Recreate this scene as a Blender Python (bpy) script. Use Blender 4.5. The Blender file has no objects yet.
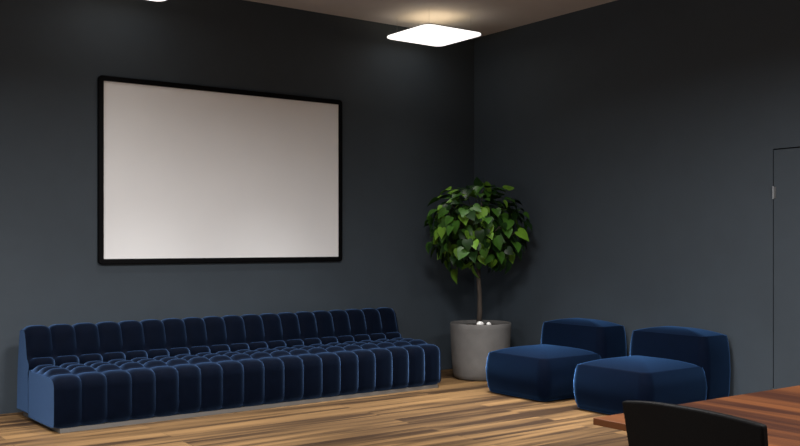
import bpy, bmesh, math, random
from mathutils import Vector, Matrix, Euler
R = math.radians
sc = bpy.context.scene
COL = sc.collection
random.seed(7)

# ------------------------------------------------------------------ helpers
def link(o):
    COL.objects.link(o); return o

def obj(name, bm, m, parent=None, smooth=False, angle=None):
    me = bpy.data.meshes.new(name)
    bmesh.ops.recalc_face_normals(bm, faces=bm.faces[:])
    bm.to_mesh(me); bm.free()
    for mm in (m if isinstance(m, (list, tuple)) else [m]):
        me.materials.append(mm)
    if smooth:
        for p in me.polygons: p.use_smooth = True
        if angle is not None: me.set_sharp_from_angle(angle=R(angle))
    o = link(bpy.data.objects.new(name, me))
    if parent: o.parent = parent
    return o

def thing(name, label, cat, loc=(0, 0, 0), rz=0.0, group=None):
    o = link(bpy.data.objects.new(name, None))
    o.empty_display_size = .1
    o.location = loc; o.rotation_euler = (0, 0, rz)
    o['label'] = label; o['category'] = cat
    if group: o['group'] = group
    return o

def struct(name, bm, m, parent=None, label=None, cat=None, **k):
    o = obj(name, bm, m, parent, **k)
    if parent is None:
        o['kind'] = 'structure'
        if label: o['label'] = label
        if cat: o['category'] = cat
    return o

def add_box(bm, x0, x1, y0, y1, z0, z1):
    vs = [bm.verts.new((x, y, z)) for z in (z0, z1) for x, y in ((x0, y0), (x1, y0), (x1, y1), (x0, y1))]
    fs = [(3, 2, 1, 0), (4, 5, 6, 7), (0, 1, 5, 4), (1, 2, 6, 5), (2, 3, 7, 6), (3, 0, 4, 7)]
    return [bm.faces.new([vs[i] for i in f]) for f in fs]

def box(*a, bevel=0.0, seg=2):
    bm = bmesh.new(); add_box(bm, *a)
    if bevel:
        bmesh.ops.bevel(bm, geom=bm.edges[:], offset=bevel, segments=seg, profile=.6, affect='EDGES')
    return bm

def add_tube(bm, pts, rads, n=10, cap=True):
    pts = [Vector(p) for p in pts]
    if not isinstance(rads, (list, tuple)): rads = [rads] * len(pts)
    rings = []
    for i, p in enumerate(pts):
        d = (pts[min(i + 1, len(pts) - 1)] - pts[max(i - 1, 0)]).normalized()
        a = d.orthogonal().normalized() if abs(d.z) < .95 else d.cross(Vector((0, 1, 0))).normalized()
        b = d.cross(a)
        rings.append([bm.verts.new(p + (a * math.cos(t) + b * math.sin(t)) * rads[i])
                      for t in (2 * math.pi * k / n for k in range(n))])
    for r0, r1 in zip(rings, rings[1:]):
        for k in range(n):
            bm.faces.new((r0[k], r0[(k + 1) % n], r1[(k + 1) % n], r1[k]))
    if cap:
        bm.faces.new(rings[0][::-1]); bm.faces.new(rings[-1])

def lathe(prof, n=64):
    bm = bmesh.new(); rings = []
    for r, z in prof:
        if r < 1e-6: rings.append([bm.verts.new((0, 0, z))])
        else: rings.append([bm.verts.new((r * math.cos(2 * math.pi * k / n), r * math.sin(2 * math.pi * k / n), z)) for k in range(n)])
    for a, b in zip(rings, rings[1:]):
        for k in range(n):
            k2 = (k + 1) % n
            if len(a) == 1: bm.faces.new((a[0], b[k], b[k2]))
            elif len(b) == 1: bm.faces.new((a[k], a[k2], b[0]))
            else: bm.faces.new((a[k], a[k2], b[k2], b[k]))
    return bm

def rrect(hx, hy, r, n=8):
    """outline of a rounded rectangle, anticlockwise"""
    pts = []
    for cx, cy, a0 in ((hx - r, hy - r, 0), (-hx + r, hy - r, 90), (-hx + r, -hy + r, 180), (hx - r, -hy + r, 270)):
        for k in range(n + 1):
            a = R(a0 + 90 * k / n)
            pts.append((cx + r * math.cos(a), cy + r * math.sin(a)))
    return pts

def loft(bm, rings, cap0=True, cap1=True):
    vr = [[bm.verts.new(p) for p in ring] for ring in rings]
    n = len(vr[0])
    for a, b in zip(vr, vr[1:]):
        for k in range(n):
            bm.faces.new((a[k], a[(k + 1) % n], b[(k + 1) % n], b[k]))
    if cap0: bm.faces.new(vr[0][::-1])
    if cap1: bm.faces.new(vr[-1])

# ------------------------------------------------------------------ materials
def mat(name, color, rough=.5, **kw):
    m = bpy.data.materials.new(name); m.use_nodes = True
    b = m.node_tree.nodes['Principled BSDF']
    b.inputs['Base Color'].default_value = (*color, 1)
    b.inputs['Roughness'].default_value = rough
    for k, v in kw.items():
        b.inputs[k.replace('_', ' ')].default_value = v
    return m

def nodes(m):
    return m.node_tree.nodes, m.node_tree.links, m.node_tree.nodes['Principled BSDF']

def noisy(m, scale, amount, color, detail=4, bump=0.0, bscale=None, stretch=None):
    """small procedural colour variation + bump"""
    N, L, b = nodes(m)
    tc = N.new('ShaderNodeTexCoord'); mp = N.new('ShaderNodeMapping')
    L.new(tc.outputs['Object'], mp.inputs['Vector'])
    if stretch: mp.inputs['Scale'].default_value = stretch
    nz = N.new('ShaderNodeTexNoise'); nz.inputs['Scale'].default_value = scale; nz.inputs['Detail'].default_value = detail
    L.new(mp.outputs[0], nz.inputs['Vector'])
    rp = N.new('ShaderNodeValToRGB')
    rp.color_ramp.elements[0].position = .3; rp.color_ramp.elements[1].position = .7
    rp.color_ramp.elements[0].color = (*[c * (1 - amount) for c in color], 1)
    rp.color_ramp.elements[1].color = (*[c * (1 + amount) for c in color], 1)
    L.new(nz.outputs['Fac'], rp.inputs['Fac']); L.new(rp.outputs['Color'], b.inputs['Base Color'])
    if bump:
        n2 = N.new('ShaderNodeTexNoise'); n2.inputs['Scale'].default_value = bscale or scale; n2.inputs['Detail'].default_value = 6
        L.new(mp.outputs[0], n2.inputs['Vector'])
        bp = N.new('ShaderNodeBump'); bp.inputs['Strength'].default_value = bump; bp.inputs['Distance'].default_value = .01
        L.new(n2.outputs['Fac'], bp.inputs['Height']); L.new(bp.outputs[0], b.inputs['Normal'])
    return m

WALLC = (.0325, .0445, .057)
M = {}
M['wall'] = noisy(mat('wall_paint', WALLC, .75), 6, .04, WALLC, bump=.06, bscale=120)
M['ceiling'] = noisy(mat('ceiling_paint', (.56, .54, .55), .9), 4, .03, (.56, .54, .55))
M['black'] = mat('black_frame', (.002, .002, .0025), .5, Specular_IOR_Level=.08)
M['dark'] = mat('gap_shade', (.006, .006, .007), .8)
M['screen'] = noisy(mat('screen_white', (.80, .80, .80), .8), 3, .01, (.80, .80, .80))
M['pot'] = noisy(mat('pot_concrete', (.118, .112, .107), .8), 9, .10, (.118, .112, .107), bump=.1, bscale=60)
M['soil'] = noisy(mat('potting_soil', (.02, .014, .01), .95), 40, .5, (.02, .014, .01), bump=.9, bscale=50)
M['bark'] = noisy(mat('bark', (.055, .042, .032), .85), 20, .4, (.055, .042, .032), bump=.5, bscale=60, stretch=(1, 1, .25))
M['pebble'] = noisy(mat('white_pebble', (.8, .78, .75), .5), 30, .05, (.8, .78, .75))
M['metal'] = mat('brushed_metal', (.25, .255, .26), .4, Metallic=1.0)
M['lampcase'] = mat('lamp_housing', (.012, .012, .013), .5)
M['plinth'] = mat('plinth', (.12, .11, .10), .6)
M['chair_black'] = noisy(mat('black_leatherette', (.0032, .003, .003), .55), 200, .2, (.0032, .003, .003), bump=.1, bscale=300)
M['chair_black'].node_tree.nodes['Principled BSDF'].inputs['Specular IOR Level'].default_value = .04
M['chair_metal'] = mat('black_metal', (.01, .01, .01), .4, Metallic=.6)

def velvet(name, base, tint, sheen, rough=.35):
    m = mat(name, base, .75)
    N, L, b = nodes(m)
    noisy(m, 14, .14, base, bump=.05, bscale=220)
    b.inputs['Specular IOR Level'].default_value = .03
    b.inputs['Sheen Weight'].default_value = sheen
    b.inputs['Sheen Roughness'].default_value = rough
    b.inputs['Sheen Tint'].default_value = (*tint, 1)
    return m
M['sofa'] = velvet('sofa_velvet', (.0007, .0018, .0058), (.20, .38, .78), .95, .34)
M['lounge'] = velvet('lounge_velvet', (.0007, .0022, .0076), (.15, .40, .95), .80, .33)

def emit(name, color, strength):
    m = bpy.data.materials.new(name); m.use_nodes = True
    b = m.node_tree.nodes['Principled BSDF']
    b.inputs['Base Color'].default_value = (.8, .8, .8, 1)
    b.inputs['Emission Color'].default_value = (*color, 1)
    b.inputs['Emission Strength'].default_value = strength
    return m
M['diffuser'] = emit('lamp_diffuser', (1, .97, .92), 1.35)
M['uplight'] = emit('lamp_uplight', (1, .78, .48), 1.8)

def wood(name, dark, light, along, plank, length, rough, contrast_scale=1.0, streak=1.0, gap=True):
    """planks running along an axis, streaky grain, each plank its own tone"""
    m = mat(name, light, rough); N, L, b = nodes(m)
    tc = N.new('ShaderNodeTexCoord'); mp = N.new('ShaderNodeMapping')
    L.new(tc.outputs['Object'], mp.inputs['Vector'])
    if along == 'Y': mp.inputs['Rotation'].default_value = (0, 0, R(-90))
    br = N.new('ShaderNodeTexBrick'); br.offset = .37; br.offset_frequency = 2
    br.inputs['Scale'].default_value = 1
    br.inputs['Brick Width'].default_value = length; br.inputs['Row Height'].default_value = plank
    br.inputs['Mortar Size'].default_value = .0012 if gap else 0.0; br.inputs['Mortar Smooth'].default_value = .1
    br.inputs['Color1'].default_value = (0, 0, 0, 1); br.inputs['Color2'].default_value = (1, 1, 1, 1)
    br.inputs['Mortar'].default_value = (.3, .3, .3, 1); br.inputs['Bias'].default_value = 0
    L.new(mp.outputs[0], br.inputs['Vector'])
    # grain coordinate, shifted per plank
    sh = N.new('ShaderNodeVectorMath'); sh.operation = 'SCALE'; sh.inputs['Scale'].default_value = 7.3
    L.new(br.outputs['Color'], sh.inputs[0])
    ad = N.new('ShaderNodeVectorMath'); ad.operation = 'ADD'
    L.new(mp.outputs[0], ad.inputs[0]); L.new(sh.outputs[0], ad.inputs[1])
    m2 = N.new('ShaderNodeMapping'); m2.inputs['Scale'].default_value = (.55 * contrast_scale, 9 * contrast_scale, 1)
    L.new(ad.outputs[0], m2.inputs['Vector'])
    n1 = N.new('ShaderNodeTexNoise'); n1.inputs['Scale'].default_value = 1.0; n1.inputs['Detail'].default_value = 5
    n1.inputs['Roughness'].default_value = .55; n1.inputs['Distortion'].default_value = .5
    L.new(m2.outputs[0], n1.inputs['Vector'])
    m3 = N.new('ShaderNodeMapping'); m3.inputs['Scale'].default_value = (1.6 * contrast_scale, 60 * contrast_scale, 1)
    L.new(ad.outputs[0], m3.inputs['Vector'])
    n2 = N.new('ShaderNodeTexNoise'); n2.inputs['Scale'].default_value = 1.0; n2.inputs['Detail'].default_value = 3
    L.new(m3.outputs[0], n2.inputs['Vector'])
    def math_(op, a, c):
        x = N.new('ShaderNodeMath'); x.operation = op
        for i, v in enumerate((a, c)):
            if isinstance(v, (int, float)): x.inputs[i].default_value = v
            else: L.new(v, x.inputs[i])
        return x.outputs[0]
    t = math_('MULTIPLY', n1.outputs['Fac'], 1.05 * streak)
    t = math_('ADD', t, math_('MULTIPLY', n2.outputs['Fac'], .22))
    t = math_('ADD', t, math_('MULTIPLY', br.outputs['Color'], .20))
    t = math_('SUBTRACT', t, .52 * streak - .21)
    rp = N.new('ShaderNodeValToRGB'); e = rp.color_ramp.elements
    mid = tuple(d * .45 + l * .55 for d, l in zip(dark, light))
    e[0].position = .26; e[0].color = (*dark, 1); e[1].position = .80; e[1].color = (*light, 1)
    x = e.new(.52); x.color = (*mid, 1)
    L.new(t, rp.inputs['Fac'])
    mx = N.new('ShaderNodeMixRGB'); mx.inputs['Color2'].default_value = (*[c * .35 for c in dark], 1)
    L.new(br.outputs['Fac'], mx.inputs['Fac']); L.new(rp.outputs['Color'], mx.inputs['Color1'])
    L.new(mx.outputs['Color'], b.inputs['Base Color'])
    bp = N.new('ShaderNodeBump'); bp.inputs['Strength'].default_value = .12; bp.inputs['Distance'].default_value = .004
    L.new(n2.outputs['Fac'], bp.inputs['Height']); L.new(bp.outputs[0], b.inputs['Normal'])
    b.inputs['Specular IOR Level'].default_value = .25
    return m
M['floor'] = wood('walnut_floor', (.029, .0138, .0052), (.240, .137, .055), 'X', .19, 2.6, .55, .85, 1.35)
M['table'] = wood('table_wood', (.022, .0068, .0032), (.118, .040, .0115), 'Y', .32, 4.0, .45, .9, gap=False)

M['table'].node_tree.nodes['Principled BSDF'].inputs['Specular IOR Level'].default_value = .12

# ------------------------------------------------------------------ room
XR, YB, H = 6.75, 7.89, 3.585          # right wall, back wall, ceiling height
XL, YF = -2.6, -3.2                    # left wall, front wall (behind the camera)
T = .15
struct('floor', box(XL - T, XR + T, YF - T, YB + T, -.1, 0), M['floor'], label='brown streaky wooden plank floor', cat='floor')
struct('ceiling', box(XL - T, XR + T, YF - T, YB + T, H, H + .1), M['ceiling'], label='plain warm grey ceiling', cat='ceiling')
struct('wall_back', box(XL - T, XR + T, YB, YB + T, 0, H), M['wall'], label='dark slate grey wall with the framed screen', cat='wall')
struct('wall_front', box(XL - T, XR + T, YF - T, YF, 0, H), M['wall'], label='dark grey wall behind the viewer', cat='wall')
# right wall with a door opening
DY0, DY1, DZ = 3.36, 4.290, 2.090
bm = bmesh.new()
add_box(bm, XR, XR + T, DY1, YB, 0, H)
add_box(bm, XR, XR + T, YF, DY0, 0, H)
add_box(bm, XR, XR + T, DY0, DY1, DZ, H)
struct('wall_right', bm, M['wall'], label='dark slate grey wall with the flush door', cat='wall')
door = struct('door_1', box(XR - .002, XR + .04, DY0 + .006, DY1 - .009, .004, DZ - .010), M['wall'],
              label='flush door painted the same slate grey as the wall', cat='door')
bm = bmesh.new(); add_box(bm, XR + .06, XR + T - .01, DY0 + .001, DY1 - .001, 0, DZ - .001)  # dark-coloured backing stands in for the shade inside the door gap
struct('gap_shade_backing', bm, M['dark'], door)
for zc in (1.745, .16):
    bm = bmesh.new()
    add_tube(bm, [(XR - .006, DY1 - .006, zc - .05), (XR - .006, DY1 - .006, zc + .05)], .007, 10)
    add_box(bm, XR - .006, XR - .0015, DY1 - .030, DY1 - .009, zc - .045, zc + .045)
    struct('hinge', bm, M['metal'], door)
bm = bmesh.new()
add_tube(bm, [(XR - .002, DY0 + .07, 1.0), (XR - .055, DY0 + .07, 1.0), (XR - .055, DY0 + .19, 1.0)], .010, 10)
struct('handle', bm, M['metal'], door)
# left wall with a wide window (unseen, added to bring in cool fill light)
WY0, WY1, WZ0, WZ1 = 2.2, 6.2, .35, 2.1
bm = bmesh.new()
add_box(bm, XL - T, XL, WY1, YB, 0, H); add_box(bm, XL - T, XL, YF, WY0, 0, H)
add_box(bm, XL - T, XL, WY0, WY1, 0, WZ0); add_box(bm, XL - T, XL, WY0, WY1, WZ1, H)
struct('wall_left', bm, M['wall'], label='dark grey wall with the added wide window', cat='wall')
bm = bmesh.new()
for y in (WY0, (WY0 + WY1) / 2 - .02, WY1 - .04): add_box(bm, XL - .09, XL - .04, y, y + .04, WZ0, WZ1)
for z in (WZ0, WZ1 - .04): add_box(bm, XL - .09, XL - .04, WY0, WY1, z, z + .04)
win = struct('fill_window_1', bm, M['black'], label='unseen wide black framed window added for fill light', cat='window')
glass = mat('window_glass', (1, 1, 1), .02, Transmission_Weight=1.0, IOR=1.05)
struct('pane', box(XL - .068, XL - .062, WY0 + .04, WY1 - .04, WZ0 + .04, WZ1 - .04), glass, win)

# ------------------------------------------------------------------ framed screen on the back wall
sx0, sx1, sz0, sz1 = 2.617, 5.026, 1.172, 2.752
scr = thing('framed_screen', 'large blank off-white screen in a thin black frame hung on the wall', 'screen', ((sx0 + sx1) / 2, YB, sz0))
hw, hh, fw = (sx1 - sx0) / 2, (sz1 - sz0), .045
def ring_xz(hx, z0, z1, r, y):
    zc = (z0 + z1) / 2
    return [(x, y, zc + z) for x, z in rrect(hx, (z1 - z0) / 2, r, 5)]
bm = bmesh.new()
rings = [ring_xz(hw, 0, hh, .03, -.001), ring_xz(hw, 0, hh, .03, -.030), ring_xz(hw - .004, .004, hh - .004, .028, -.035),
         ring_xz(hw - fw + .003, fw - .003, hh - fw + .003, .006, -.035), ring_xz(hw - fw, fw, hh - fw, .004, -.020)]
loft(bm, rings, cap0=True, cap1=False)
obj('frame', bm, M['black'], scr)
obj('panel', box(-hw + fw - .002, hw - fw + .002, -.024, -.004, fw - .002, hh - fw + .002), M['screen'], scr)

# ------------------------------------------------------------------ tufted sofa
def tufted(name, segs, L, ncol, m, parent, nx=11, amp=.022):
    """extrude a closed (depth, height) outline along X; segs = list of (points, rowbulge): each
    run of the outline is one row of cushions, puffed between its creases and between columns"""
    outline = []                      # (p, z, nx, nz, bulge)
    pts_all = []
    for pts, b, n in segs:
        # resample polyline
        P = [Vector((a, c)) for a, c in pts]
        d = [0]
        for a, c in zip(P, P[1:]): d.append(d[-1] + (c - a).length)
        for k in range(n):
            s = d[-1] * k / n
            i = max(j for j in range(len(d)) if d[j] <= s + 1e-9)
            i = min(i, len(P) - 2)
            q = P[i].lerp(P[i + 1], (s - d[i]) / (d[i + 1] - d[i]))
            u = k / n
            pts_all.append((q, b * (1 - abs(2 * u - 1) ** (4.0 if b >= 1 else 3.0 if b >= .9 else 2.2)) if b else 0.0, b))
    n = len(pts_all)
    # smoothed normals of the outline (clockwise outline in (p,z): outward = left-hand turn)
    nor = []
    for i in range(n):
        t = pts_all[(i + 2) % n][0] - pts_all[(i - 2) % n][0]
        t.normalize(); nor.append(Vector((-t.y, t.x)))
    bm = bmesh.new(); rings = []
    w = L / ncol
    xs = []
    for c in range(ncol):
        for k in range(nx):
            xs.append((c * w + w * k / nx, k / nx))
    xs.append((L, 0.0))
    for x, u in xs:
        f = 1 - abs(2 * u - 1) ** 3.6
        ring = []
        for (q, rb, b), nn in zip(pts_all, nor):
            base = amp * 1.0
            off = rb * f * base * (.85 if b >= 1 else 2.2 if b < .9 else 1.8) - (0 if b == 0 else base * .35 * (1 - f))
            if x == 0 or x == L: off = -base * .5 if b else -.003
            ring.append(bm.verts.new((x, q.x + nn.x * off, q.y + nn.y * off)))
        rings.append(ring)
    for a, b_ in zip(rings, rings[1:]):
        for k in range(n):
            bm.faces.new((a[k], a[(k + 1) % n], b_[(k + 1) % n], b_[k]))
    caps = []
    for ring, sgn in ((rings[0], -1), (rings[-1], 1)):
        f = bm.faces.new(ring)
        bmesh.ops.inset_region(bm, faces=[f], thickness=.014, depth=0)
        for v in f.verts: v.co.x += sgn * .010
        caps.append(len(f.verts))
        res = bmesh.ops.triangulate(bm, faces=[f])
        for g in res['faces']: g.tag = True; g.material_index = 1
    o = obj(name, bm, [m, m], parent, smooth=True, angle=60)
    for p in o.data.polygons:
        if p.material_index == 1: p.use_smooth = False; p.material_index = 0
    o.data.materials.pop(index=1)
    return o

SL, SD = 3.545, .97
sofa = thing('tufted_sofa', 'long armless navy blue velvet sofa with channel tufting under the framed screen', 'sofa', (1.975, 6.82, 0), R(1.4))
zs = .415
seat_segs = [
    ([(.05, .03), (.022, .055), (.02, .20), (.022, .33), (.04, .370), (.085, .388), (.19, .394)], 1.0, 20),   # front face
    ([(.19, .394), (.335, .396)], .8, 8),
    ([(.335, .396), (.480, .393)], .8, 8),
    ([(.480, .393), (.63, .388)], .8, 8),
    ([(.63, .388), (.645, .32), (.645, .03)], 0, 6),
    ([(.645, .03), (.05, .03)], 0, 6),
]
tufted('seat', seat_segs, SL, 19, M['sofa'], sofa)
back_segs = [
    ([(0.650, .055), (0.647, .36)], 0, 4),
    ([(0.647, .36), (0.620, .40), (0.625, .440), (0.665, .472)], .99, 9),                # low roll
    ([(0.665, .472), (0.690, .555), (0.720, .655), (0.750, .690), (0.825, .695), (0.870, .67)], 1.0, 18),   # tall back row
    ([(0.870, .67), (0.925, .40), (0.950, .055)], 0, 8),
    ([(0.950, .055), (0.650, .055)], 0, 4),
]
tufted('backrest', back_segs, SL, 19, M['sofa'], sofa)
obj('plinth', box(.030, SL - .030, .026, SD - .05, 0, .03), M['plinth'], sofa)

# ------------------------------------------------------------------ lounge chairs
def puff(hx, hy, levels, r, dome, domeshape=2.0, zlean=None):
    """cushion: rounded rectangle section lofted through (z, outset) levels, then a domed top with a crisp seam"""
    bm = bmesh.new(); rings = []
    def ring(o, z, sc_=1.0):
        rr = rrect(hx + o, hy + o, max(.02, r + o), 10)
        # sides belly outwards between the corners
        pts = []
        for x, y in rr:
            bx = 1 + .022 * (1 - (y / (hy + o)) ** 2) if abs(x) > hx * .8 else 1
            by = 1 + .022 * (1 - (x / (hx + o)) ** 2) if abs(y) > hy * .8 else 1
            pts.append((x * bx * sc_, y * by * sc_, z))
        return pts
    for z, o in levels: rings.append(ring(o, z))
    z, o = levels[-1]
    rings.append(ring(o - .010, z - .006))          # seam groove
    for s in (.985, .95, .88, .78, .64, .48, .30, .12):
        rings.append(ring(o - .008, z + dome * (1 - s ** domeshape), s))
    if zlean:
        rings = [[(x + zlean * p_z, y, p_z) for x, y, p_z in rg] for rg in rings]
    loft(bm, rings)
    return bm

def lounge(label, loc, rz):
    t = thing('lounge_chair', label, 'lounge chair', loc, rz, 'low velvet lounge chairs')
    # local: front towards -X, origin at the middle of the footprint
    lv = [(.008, -.040), (.018, -.022), (.06, -.004), (.13, .008), (.20, .014), (.27, .008), (.33, -.004), (.364, -.018)]
    o = obj('seat', puff(.385, .385, lv, .085, .068, 2.2), M['lounge'], t, smooth=True, angle=50)
    o.location = (-.150, 0, 0)
    lv = [(.008, -.040), (.018, -.022), (.06, -.006), (.16, .004), (.30, .010), (.44, .006), (.54, -.004), (.600, -.018)]
    o = obj('backrest', puff(.185, .388, lv, .07, .050, 2.2), M['lounge'], t, smooth=True, angle=50)
    o.location = (.345, 0, 0)
    for sx in (-1, 1):
        for sy in (-1, 1):
            bm = bmesh.new(); add_tube(bm, [(sx * .40, sy * .27, 0), (sx * .40, sy * .27, .018)], .022, 16)
            obj('foot', bm, M['chair_metal'], t)
    return t
lounge('navy velvet low lounge chair next to the potted tree', (6.195, 6.10, 0), 0)
lounge('navy velvet low lounge chair nearer the flush door and the table', (6.195, 5.025, 0), 0)

# ------------------------------------------------------------------ potted tree
tree = thing('potted_tree', 'round-crowned green leafy tree in a grey pot in the room corner', 'potted plant', (6.235, 7.19, 0))
prof = [(0, .0), (.235, .0), (.262, .012), (.276, .05), (.288, .18), (.297, .34), (.304, .50), (.3065, .545), (.302, .556),
        (.292, .552), (.286, .535), (.283, .46), (0, .46)]
obj('pot', lathe(prof), M['pot'], tree, smooth=True, angle=60)
bm = lathe([(0, .535), (.10, .532), (.2, .525), (.284, .515), (.284, .47), (0, .47)], 48)
for v in bm.verts:
    if v.co.z > .5: v.co.z += random.uniform(-.006, .006)
obj('soil', bm, M['soil'], tree, smooth=True)
bm = bmesh.new()
tr = [(-.01, .02, .50), (0, .01, .66), (-.012, .0, .85), (-.03, .0, 1.02), (-.02, .0, 1.22), (.0, .0, 1.42), (.01, 0, 1.62)]
add_tube(bm, tr, [.030, .025, .022, .021, .019, .014, .008], 12)
trunk = obj('trunk', bm, M['bark'], tree, smooth=True)
CZ, RX, RZ = 1.500, .525, .475
rng = random.Random(21)
ends = []
for k in range(22):
    a = k * 2.399963; el = R(-25 + 105 * ((k * .618) % 1))
    d = Vector((math.cos(a) * math.cos(el), math.sin(a) * math.cos(el), math.sin(el)))
    st = Vector((-.02 + .01, 0, rng.uniform(1.15, 1.5)))
    en = Vector((-.035, .025, CZ)) + Vector((d.x * RX, d.y * RX, d.z * RZ)) * .85
    md = st.lerp(en, .5) + Vector((0, 0, .05))
    bm = bmesh.new(); add_tube(bm, [st, md, en], [.010, .007, .003], 6)
    obj('branch', bm, M['bark'], trunk, smooth=True)
# leaves: heart-shaped, folded along the midrib, drooping
def leafmat(name, c):
    m = noisy(mat(name, c, .38), 8, .25, c)
    b = m.node_tree.nodes['Principled BSDF']
    b.inputs['Specular IOR Level'].default_value = .2
    return m
LM = [leafmat('leaf_shaded', (.008, .026, .0045)), leafmat('leaf_mid', (.028, .080, .009)), leafmat('leaf_lit', (.11, .23, .022))]  # lit and shaded leaf tones are put into the base colours
half = [(.0, .00), (.06, .30), (.10, .44), (.28, .50), (.48, .44), (.70, .28), (.88, .10), (1.0, .0)]   # (along, half width)
half = [(-.0, 0.0), (-.10, .20), (-.06, .38), (.12, .48), (.34, .46), (.58, .33), (.80, .15), (1.0, 0.0)]
bm = bmesh.new()
def add_leaf(bm, base, tipdir, up, size, mi, fold):
    t = tipdir.normalized(); s = t.cross(up)
    if s.length < 1e-3: s = t.cross(Vector((1, 0, 0)))
    s.normalize(); n = s.cross(t).normalized()
    def P(a, w):
        droop = -.22 * max(a, 0) ** 2
        return base + (t * a + s * w + n * (abs(w) * fold + droop)) * size
    mid = [bm.verts.new(P(a, 0)) for a in (0, .12, .34, .58, .80, 1.0)]
    for sg in (1, -1):
        L_ = [bm.verts.new(P(a, sg * w)) for a, w in half[1:7]]
        ring = [(mid[0], L_[0], L_[1]), (mid[0], L_[1], L_[2], mid[1]), (mid[1], L_[2], L_[3], mid[2]),
                (mid[2], L_[3], L_[4], mid[3]), (mid[3], L_[4], L_[5], mid[4]), (mid[4], L_[5], mid[5])]
        for q in ring:
            f = bm.faces.new(q if sg > 0 else q[::-1]); f.material_index = mi; f.smooth = True
    # petiole
    e = base - t * size * .35 + n * size * .12
    add_tube(bm, [base, e], .0022, 4, cap=False)
N_LEAF = 430
for i in range(N_LEAF):
    z = 1 - 2 * (i + .5) / N_LEAF; a = i * 2.399963
    rr = math.sqrt(1 - z * z)
    d = Vector((rr * math.cos(a), rr * math.sin(a), z))
    if d.z < -.93: continue
    dep = 1 - rng.random() ** 1.8 * .55
    lump = 1 + .06 * math.sin(5 * a + 3 * z) * math.cos(4 * z + a)
    p = Vector((-.035, .025, CZ)) + Vector((d.x * RX, d.y * RX, d.z * RZ)) * dep * lump * .93
    p += Vector((rng.uniform(-.03, .03),) * 1 + (rng.uniform(-.03, .03), rng.uniform(-.03, .03)))
    down = Vector((0, 0, -1))
    p.x = min(p.x, .395)
    tip = (d * rng.uniform(.25, .8) + down * rng.uniform(.35, 1.1) + Vector((rng.uniform(-.5, .5), rng.uniform(-.5, .5), rng.uniform(-.3, .3))))
    if d.z > .6: tip = Vector((d.x * 1.5, d.y * 1.5, rng.uniform(-.4, .35))) + Vector((rng.uniform(-.6, .6), rng.uniform(-.6, .6), 0))
    mi = rng.choices((0, 1, 2), (.50, .33, .17))[0]
    add_leaf(bm, p, tip, d + Vector((rng.uniform(-.4, .4), rng.uniform(-.4, .4), rng.uniform(0, .5))), rng.uniform(.065, .125) * (1 + .12 * mi), mi, rng.uniform(.1, .45))
me = bpy.data.meshes.new('foliage'); bm.to_mesh(me); bm.free()
for mm in LM: me.materials.append(mm)
fo = link(bpy.data.objects.new('foliage', me)); fo.parent = tree

def pebble(label, x, y, z, s):
    bm = bmesh.new(); bmesh.ops.create_icosphere(bm, subdivisions=3, radius=1)
    for v in bm.verts:
        k = 1 + .12 * math.sin(3 * v.co.x + 2 * v.co.y) * math.cos(2 * v.co.z)
        v.co = Vector((v.co.x * s[0], v.co.y * s[1], v.co.z * s[2])) * k
    o = obj('pebble', bm, M['pebble'], smooth=True)
    o.location = (x, y, z)
    o['label'] = label; o['category'] = 'pebble'; o['group'] = 'white pebbles in the pot'
pebble('larger white pebble lying on the soil of the grey pot', 6.105, 7.05, .556, (.040, .032, .026))
pebble('smaller white pebble at the right on the soil of the grey pot', 6.170, 6.995, .552, (.024, .022, .022))

# ------------------------------------------------------------------ pendant panel lamps
def panel_lamp(label, cx, cy, z=3.395, half_=.356):
    t = thing('pendant_lamp', label, 'pendant lamp', (cx, cy, z), 0, 'square pendant lamps')
    def rg(h, r, zz): return [(x, y, zz) for x, y in rrect(h, h, r, 8)]
    bm = bmesh.new()
    loft(bm, [rg(half_ - .02, .08, .012), rg(half_ - .02, .08, .026), rg(half_ - .026, .078, .028), rg(half_ - .10, .06, .028)])
    obj('housing', bm, M['lampcase'], t)
    bm = bmesh.new()
    loft(bm, [rg(half_ - .004, .087, .014), rg(half_, .089, .010), rg(half_, .089, -.002), rg(half_ - .010, .082, -.007)])
    obj('diffuser', bm, M['diffuser'], t)
    bm = bmesh.new()
    loft(bm, [rg(half_ - .12, .05, .029), rg(half_ - .12, .05, .034)])
    obj('uplight_strip', bm, M['uplight'], t)
    for sx, sy in ((-1, -1), (-1, 1), (1, -1), (1, 1)):
        bm = bmesh.new(); add_tube(bm, [(sx * .26, sy * .26, .027), (sx * .26, sy * .26, H - z + .001)], .0012, 6)
        obj('cable', bm, M['metal'], t)
    return t
panel_lamp('square glowing pendant lamp near the room corner above the potted tree', 5.785, 7.375)
panel_lamp('square pendant lamp cut by the top edge of the photo above the screen', 2.745, 7.325)

# ------------------------------------------------------------------ table
tx0, tx1, ty0, ty1, tz = 2.45, 3.95, -.9, 2.238, .75
tab = thing('dining_table', 'reddish brown wooden table in the lower right foreground', 'table', ((tx0 + tx1) / 2, (ty0 + ty1) / 2, 0))
hx, hy = (tx1 - tx0) / 2, (ty1 - ty0) / 2
obj('tabletop', box(-hx, hx, -hy, hy, tz - .024, tz, bevel=.003), M['table'], tab)
for sx in (-1, 1):
    for sy in (-1, 1):
        obj('leg', box(sx * (hx - .28) - .03, sx * (hx - .28) + .03, sy * (hy - .30) - .03, sy * (hy - .30) + .03, 0, tz - .024, bevel=.004), M['chair_metal'], tab)
for sy in (-1, 1):
    obj('apron', box(-hx + .31, hx - .31, sy * (hy - .30) - .02, sy * (hy - .30) + .02, tz - .075, tz - .024), M['chair_metal'], tab)

# ------------------------------------------------------------------ black chair at the table
ch = thing('side_chair', 'black chair with a curved back drawn up to the wooden table', 'chair', (2.40, 1.675, 0), 0)
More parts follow.
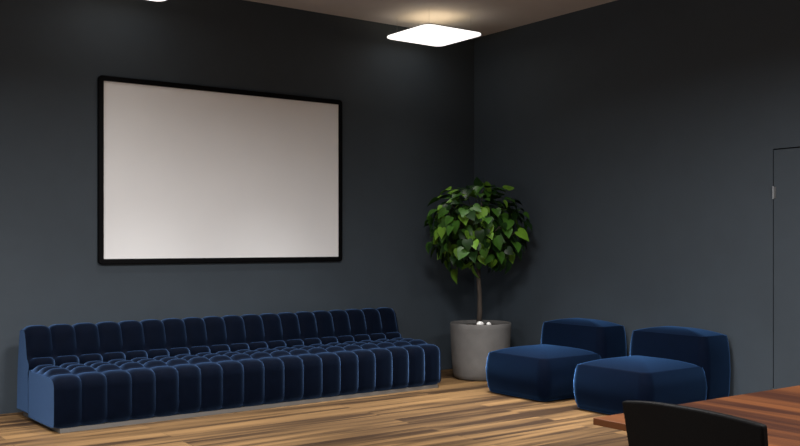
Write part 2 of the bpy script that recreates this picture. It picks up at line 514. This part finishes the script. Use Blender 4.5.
# local: faces +X; back shell at x = -.20
bm = bmesh.new(); nu, nv = 20, 14
def shell(u, v, th):
    """u across -1..1, v up 0..1"""
    y = -u * (.220 + .016 * v)
    z = .50 + v * (.374 + .034 * (1 - abs(u) ** 2.2) * .55)
    x = -.155 - .055 * v + .035 * u * u * (1 - .3 * v)
    return Vector((x + th, y, z))
grid = {}
for s, th in ((0, 0), (1, .028)):
    for i in range(nu + 1):
        for j in range(nv + 1):
            u = -1 + 2 * i / nu; v = j / nv
            grid[s, i, j] = bm.verts.new(shell(u, v, th))
for s in (0, 1):
    for i in range(nu):
        for j in range(nv):
            bm.faces.new((grid[s, i, j], grid[s, i + 1, j], grid[s, i + 1, j + 1], grid[s, i, j + 1]))
for i in range(nu):
    for j in (0, nv): bm.faces.new((grid[0, i, j], grid[0, i + 1, j], grid[1, i + 1, j], grid[1, i, j]))
for j in range(nv):
    for i in (0, nu): bm.faces.new((grid[0, i, j], grid[0, i, j + 1], grid[1, i, j + 1], grid[1, i, j]))
bv = obj('backrest', bm, M['chair_black'], ch, smooth=True, angle=45)
md = bv.modifiers.new('edge', 'BEVEL'); md.width = .007; md.segments = 3; md.limit_method = 'ANGLE'; md.angle_limit = R(40)
bm = bmesh.new()
loft(bm, [[(x + .04, y, z) for x, y in rrect(.215 - o, .215 - o, .07, 8)] for z, o in ((.405, .02), (.41, .005), (.43, 0), (.445, .006), (.452, .03))])
obj('seat', bm, M['chair_black'], ch, smooth=True, angle=45)
for sy in (-1, 1):
    bm = bmesh.new(); add_tube(bm, [(-.10, sy * .12, .415), (-.165, sy * .13, .43), (-.178, sy * .13, .50), (-.192, sy * .13, .62)], .011, 10)
    obj('back_support', bm, M['chair_metal'], ch, smooth=True)
for sx in (-1, 1):
    for sy in (-1, 1):
        bm = bmesh.new(); add_tube(bm, [(.04 + sx * .15, sy * .15, .41), (.04 + sx * .19, sy * .19, 0)], [.015, .010], 12)
        obj('leg', bm, M['chair_metal'], ch, smooth=True)

# ------------------------------------------------------------------ lights
def area(name, loc, rot, sx, sy, power, color, spread=180):
    l = bpy.data.lights.new(name, 'AREA'); l.shape = 'RECTANGLE'; l.size = sx; l.size_y = sy; l.spread = R(spread)
    l.energy = power; l.color = color
    o = link(bpy.data.objects.new(name, l)); o.location = loc; o.rotation_euler = rot
    return o
for x in (-.3, 3.0):
    for y, p in ((3.8, 192), (.6, 165)):
        area('ceiling_panel_light', (x, y, 3.50), (0, 0, 0), .8, .8, p, (1, .985, .98), 160)
area('ceiling_panel_light', (5.2, .9, 3.50), (0, 0, 0), .8, .8, 150, (1, .985, .98), 152)
for x in (2.745, 5.80):
    area('pendant_light', (x, 7.30, 3.385), (0, 0, 0), 0.5, .5, 1.2, (1, .97, .94), 62)
for x, y, p in ((.7, 6.6, 16), (1.8, 6.78, 11), (3.0, 6.78, 11), (4.2, 6.78, 11), (5.35, 6.1, 23), (5.35, 4.95, 23)):
    area('overhead_fill', (x, y, 3.52), (0, 0, 0), .3, .3, p, (1, .99, .975), 58)  # fill lights added overhead to brighten sofa and chair tops, no fixtures
area('window_fill', (XL - .03, (WY0 + WY1) / 2, (WZ0 + WZ1) / 2), (0, R(-90), 0), WZ1 - WZ0, WY1 - WY0, 50, (.86, .93, 1))  # cool fill light set in the added, unseen window
w = bpy.data.worlds.new('world'); sc.world = w; w.use_nodes = True
w.node_tree.nodes['Background'].inputs['Color'].default_value = (.6, .72, .9, 1)
w.node_tree.nodes['Background'].inputs['Strength'].default_value = .1

# ------------------------------------------------------------------ camera
f_px, hor = 947.0, 243.0
cam = bpy.data.cameras.new('camera'); co = link(bpy.data.objects.new('camera', cam))
cam.sensor_fit = 'HORIZONTAL'; cam.sensor_width = 36; cam.lens = f_px / 800 * 36
cam.shift_y = (hor - 223) / 800
co.location = (0, 0, 1.35)
co.rotation_euler = (R(90), 0, R(53.93 - 90))
cam.clip_start = .05
sc.camera = co
vs = sc.view_settings
vs.view_transform = 'Standard'; vs.look = 'None'; vs.exposure = 0; vs.gamma = 1; vs.use_curve_mapping = False
sc.cycles.use_denoising = True
sc.cycles.max_bounces = 6
